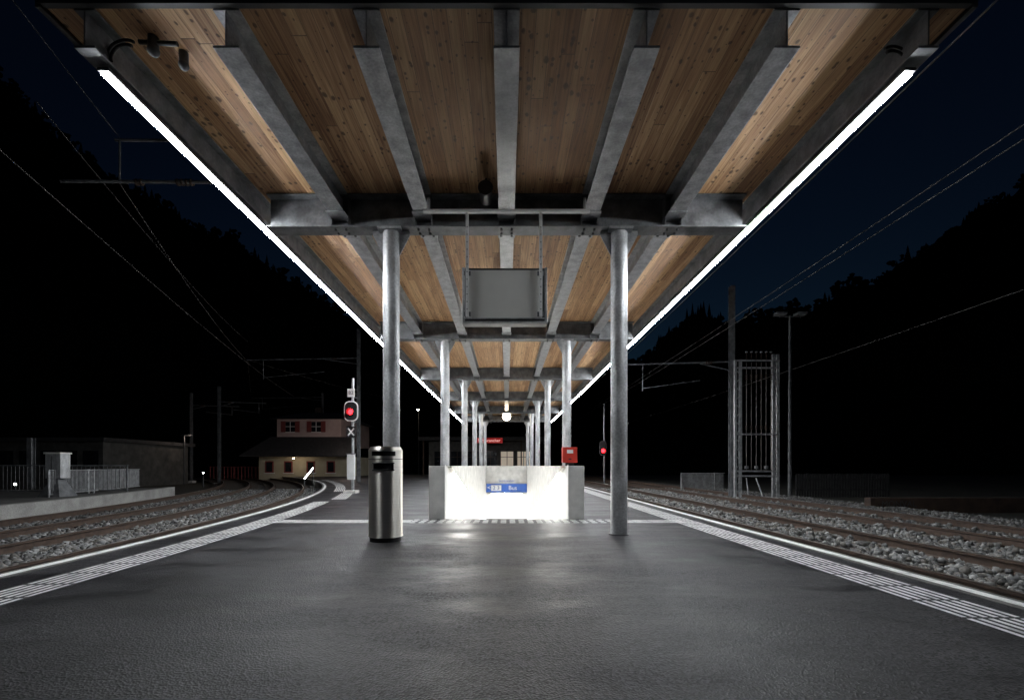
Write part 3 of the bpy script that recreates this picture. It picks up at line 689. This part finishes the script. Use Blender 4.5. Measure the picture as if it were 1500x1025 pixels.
def conifer(x,y,z,h_,r_):
    base=z-1
    for k_ in range(4):
        z0=base+h_*(.12+.2*k_); z1=base+h_*(.48+.175*k_); rr_=r_*(1-.22*k_); sg_=7; off=random.random()*6
        vs=[(x+rr_*random.uniform(.65,1.2)*math.cos(off+2*math.pi*i/sg_),y+rr_*random.uniform(.65,1.2)*math.sin(off+2*math.pi*i/sg_),z0-random.uniform(0,.08)*h_) for i in range(sg_)]+[(x,y,min(z1,base+h_))]
        fr_.mesh(vs,[(i,(i+1)%sg_,sg_) for i in range(sg_)],M_HILL)
def broad(x,y,z,h_,r_):
    for k_ in range(9):
        a=random.random()*6.28; q=random.random()**.5*r_*.7; cz=z+h_*random.uniform(.35,.95); rr_=r_*random.uniform(.25,.45)
        cx_,cy_=x+q*math.cos(a),y+q*math.sin(a)
        vs=[(cx_+rr_*random.uniform(.6,1.2)*dx,cy_+rr_*random.uniform(.6,1.2)*dy,cz+rr_*random.uniform(.6,1.2)*dz) for dx,dy,dz in ((1,0,0),(0,1,0),(-1,0,0),(0,-1,0),(.1,.1,1),(0,0,-1),(.7,.7,.5),(-.7,.6,.5),(-.6,-.7,.4),(.7,-.6,.5))]
        fr_.mesh(vs,[(0,6,4),(6,1,4),(1,7,4),(7,2,4),(2,8,4),(8,3,4),(3,9,4),(9,0,4),(0,1,6),(1,2,7),(2,3,8),(3,0,9),(1,0,5),(2,1,5),(3,2,5),(0,3,5)],M_HILL)
for i in range(4200):
    u_=random.uniform(-1.8,1.8); t=1-.5*random.random()**1.7
    z=hz(u_,t); big=random.random()
    h_=random.uniform(2.5,6)+(random.random()<.12)*3.5
    if random.random()<.5: conifer(u_*D*t,D*t,z,h_*1.1,h_*.24)
    else: broad(u_*D*t,D*t,z-1,h_,h_*.55)
for u0 in np.linspace(.39,.47,14):
    t=.9; conifer(u0*D*t,D*t,hz(u0,t),random.uniform(14,26)*(1-abs(u0-.42)*6),3.0)
fr_.done()
# ---------------------------------------------------------------- world, faint added fill sun, camera
wd=bpy.data.worlds.new('World'); sc.world=wd; wd.use_nodes=True; nt=wd.node_tree
bg=nt.nodes['Background']; sky=N(nt,'ShaderNodeTexSky'); sky.sky_type='NISHITA'; sky.sun_disc=False
sky.sun_elevation=math.radians(-4); sky.sun_rotation=math.radians(10); sky.ozone_density=4
vm=N(nt,'ShaderNodeVectorMath',operation='MULTIPLY'); vm.inputs[1].default_value=(.6,.92,.47)
L(nt,sky.outputs[0],vm.inputs[0]); L(nt,vm.outputs[0],bg.inputs[0]); bg.inputs[1].default_value=.33
sun=bpy.data.lights.new('sun','SUN'); sun.energy=.01; sun.angle=math.radians(10); sun.color=(.7,.8,1)  # dim bluish fill added to bring out faint hill detail
so_=bpy.data.objects.new('sun',sun); so_.rotation_euler=(math.radians(50),0,math.radians(20)); COL.objects.link(so_)
cam=bpy.data.cameras.new('camera'); co=bpy.data.objects.new('camera',cam); COL.objects.link(co)
co.location=(0,0,1.0); co.rotation_euler=(math.pi/2,0,0)
cam.sensor_width=36; cam.lens=16.0; cam.shift_y=.113; cam.shift_x=.0053; cam.clip_end=4000; cam.clip_start=.05
sc.camera=co
sc.view_settings.view_transform='Standard'; sc.view_settings.look='None'; sc.view_settings.exposure=0
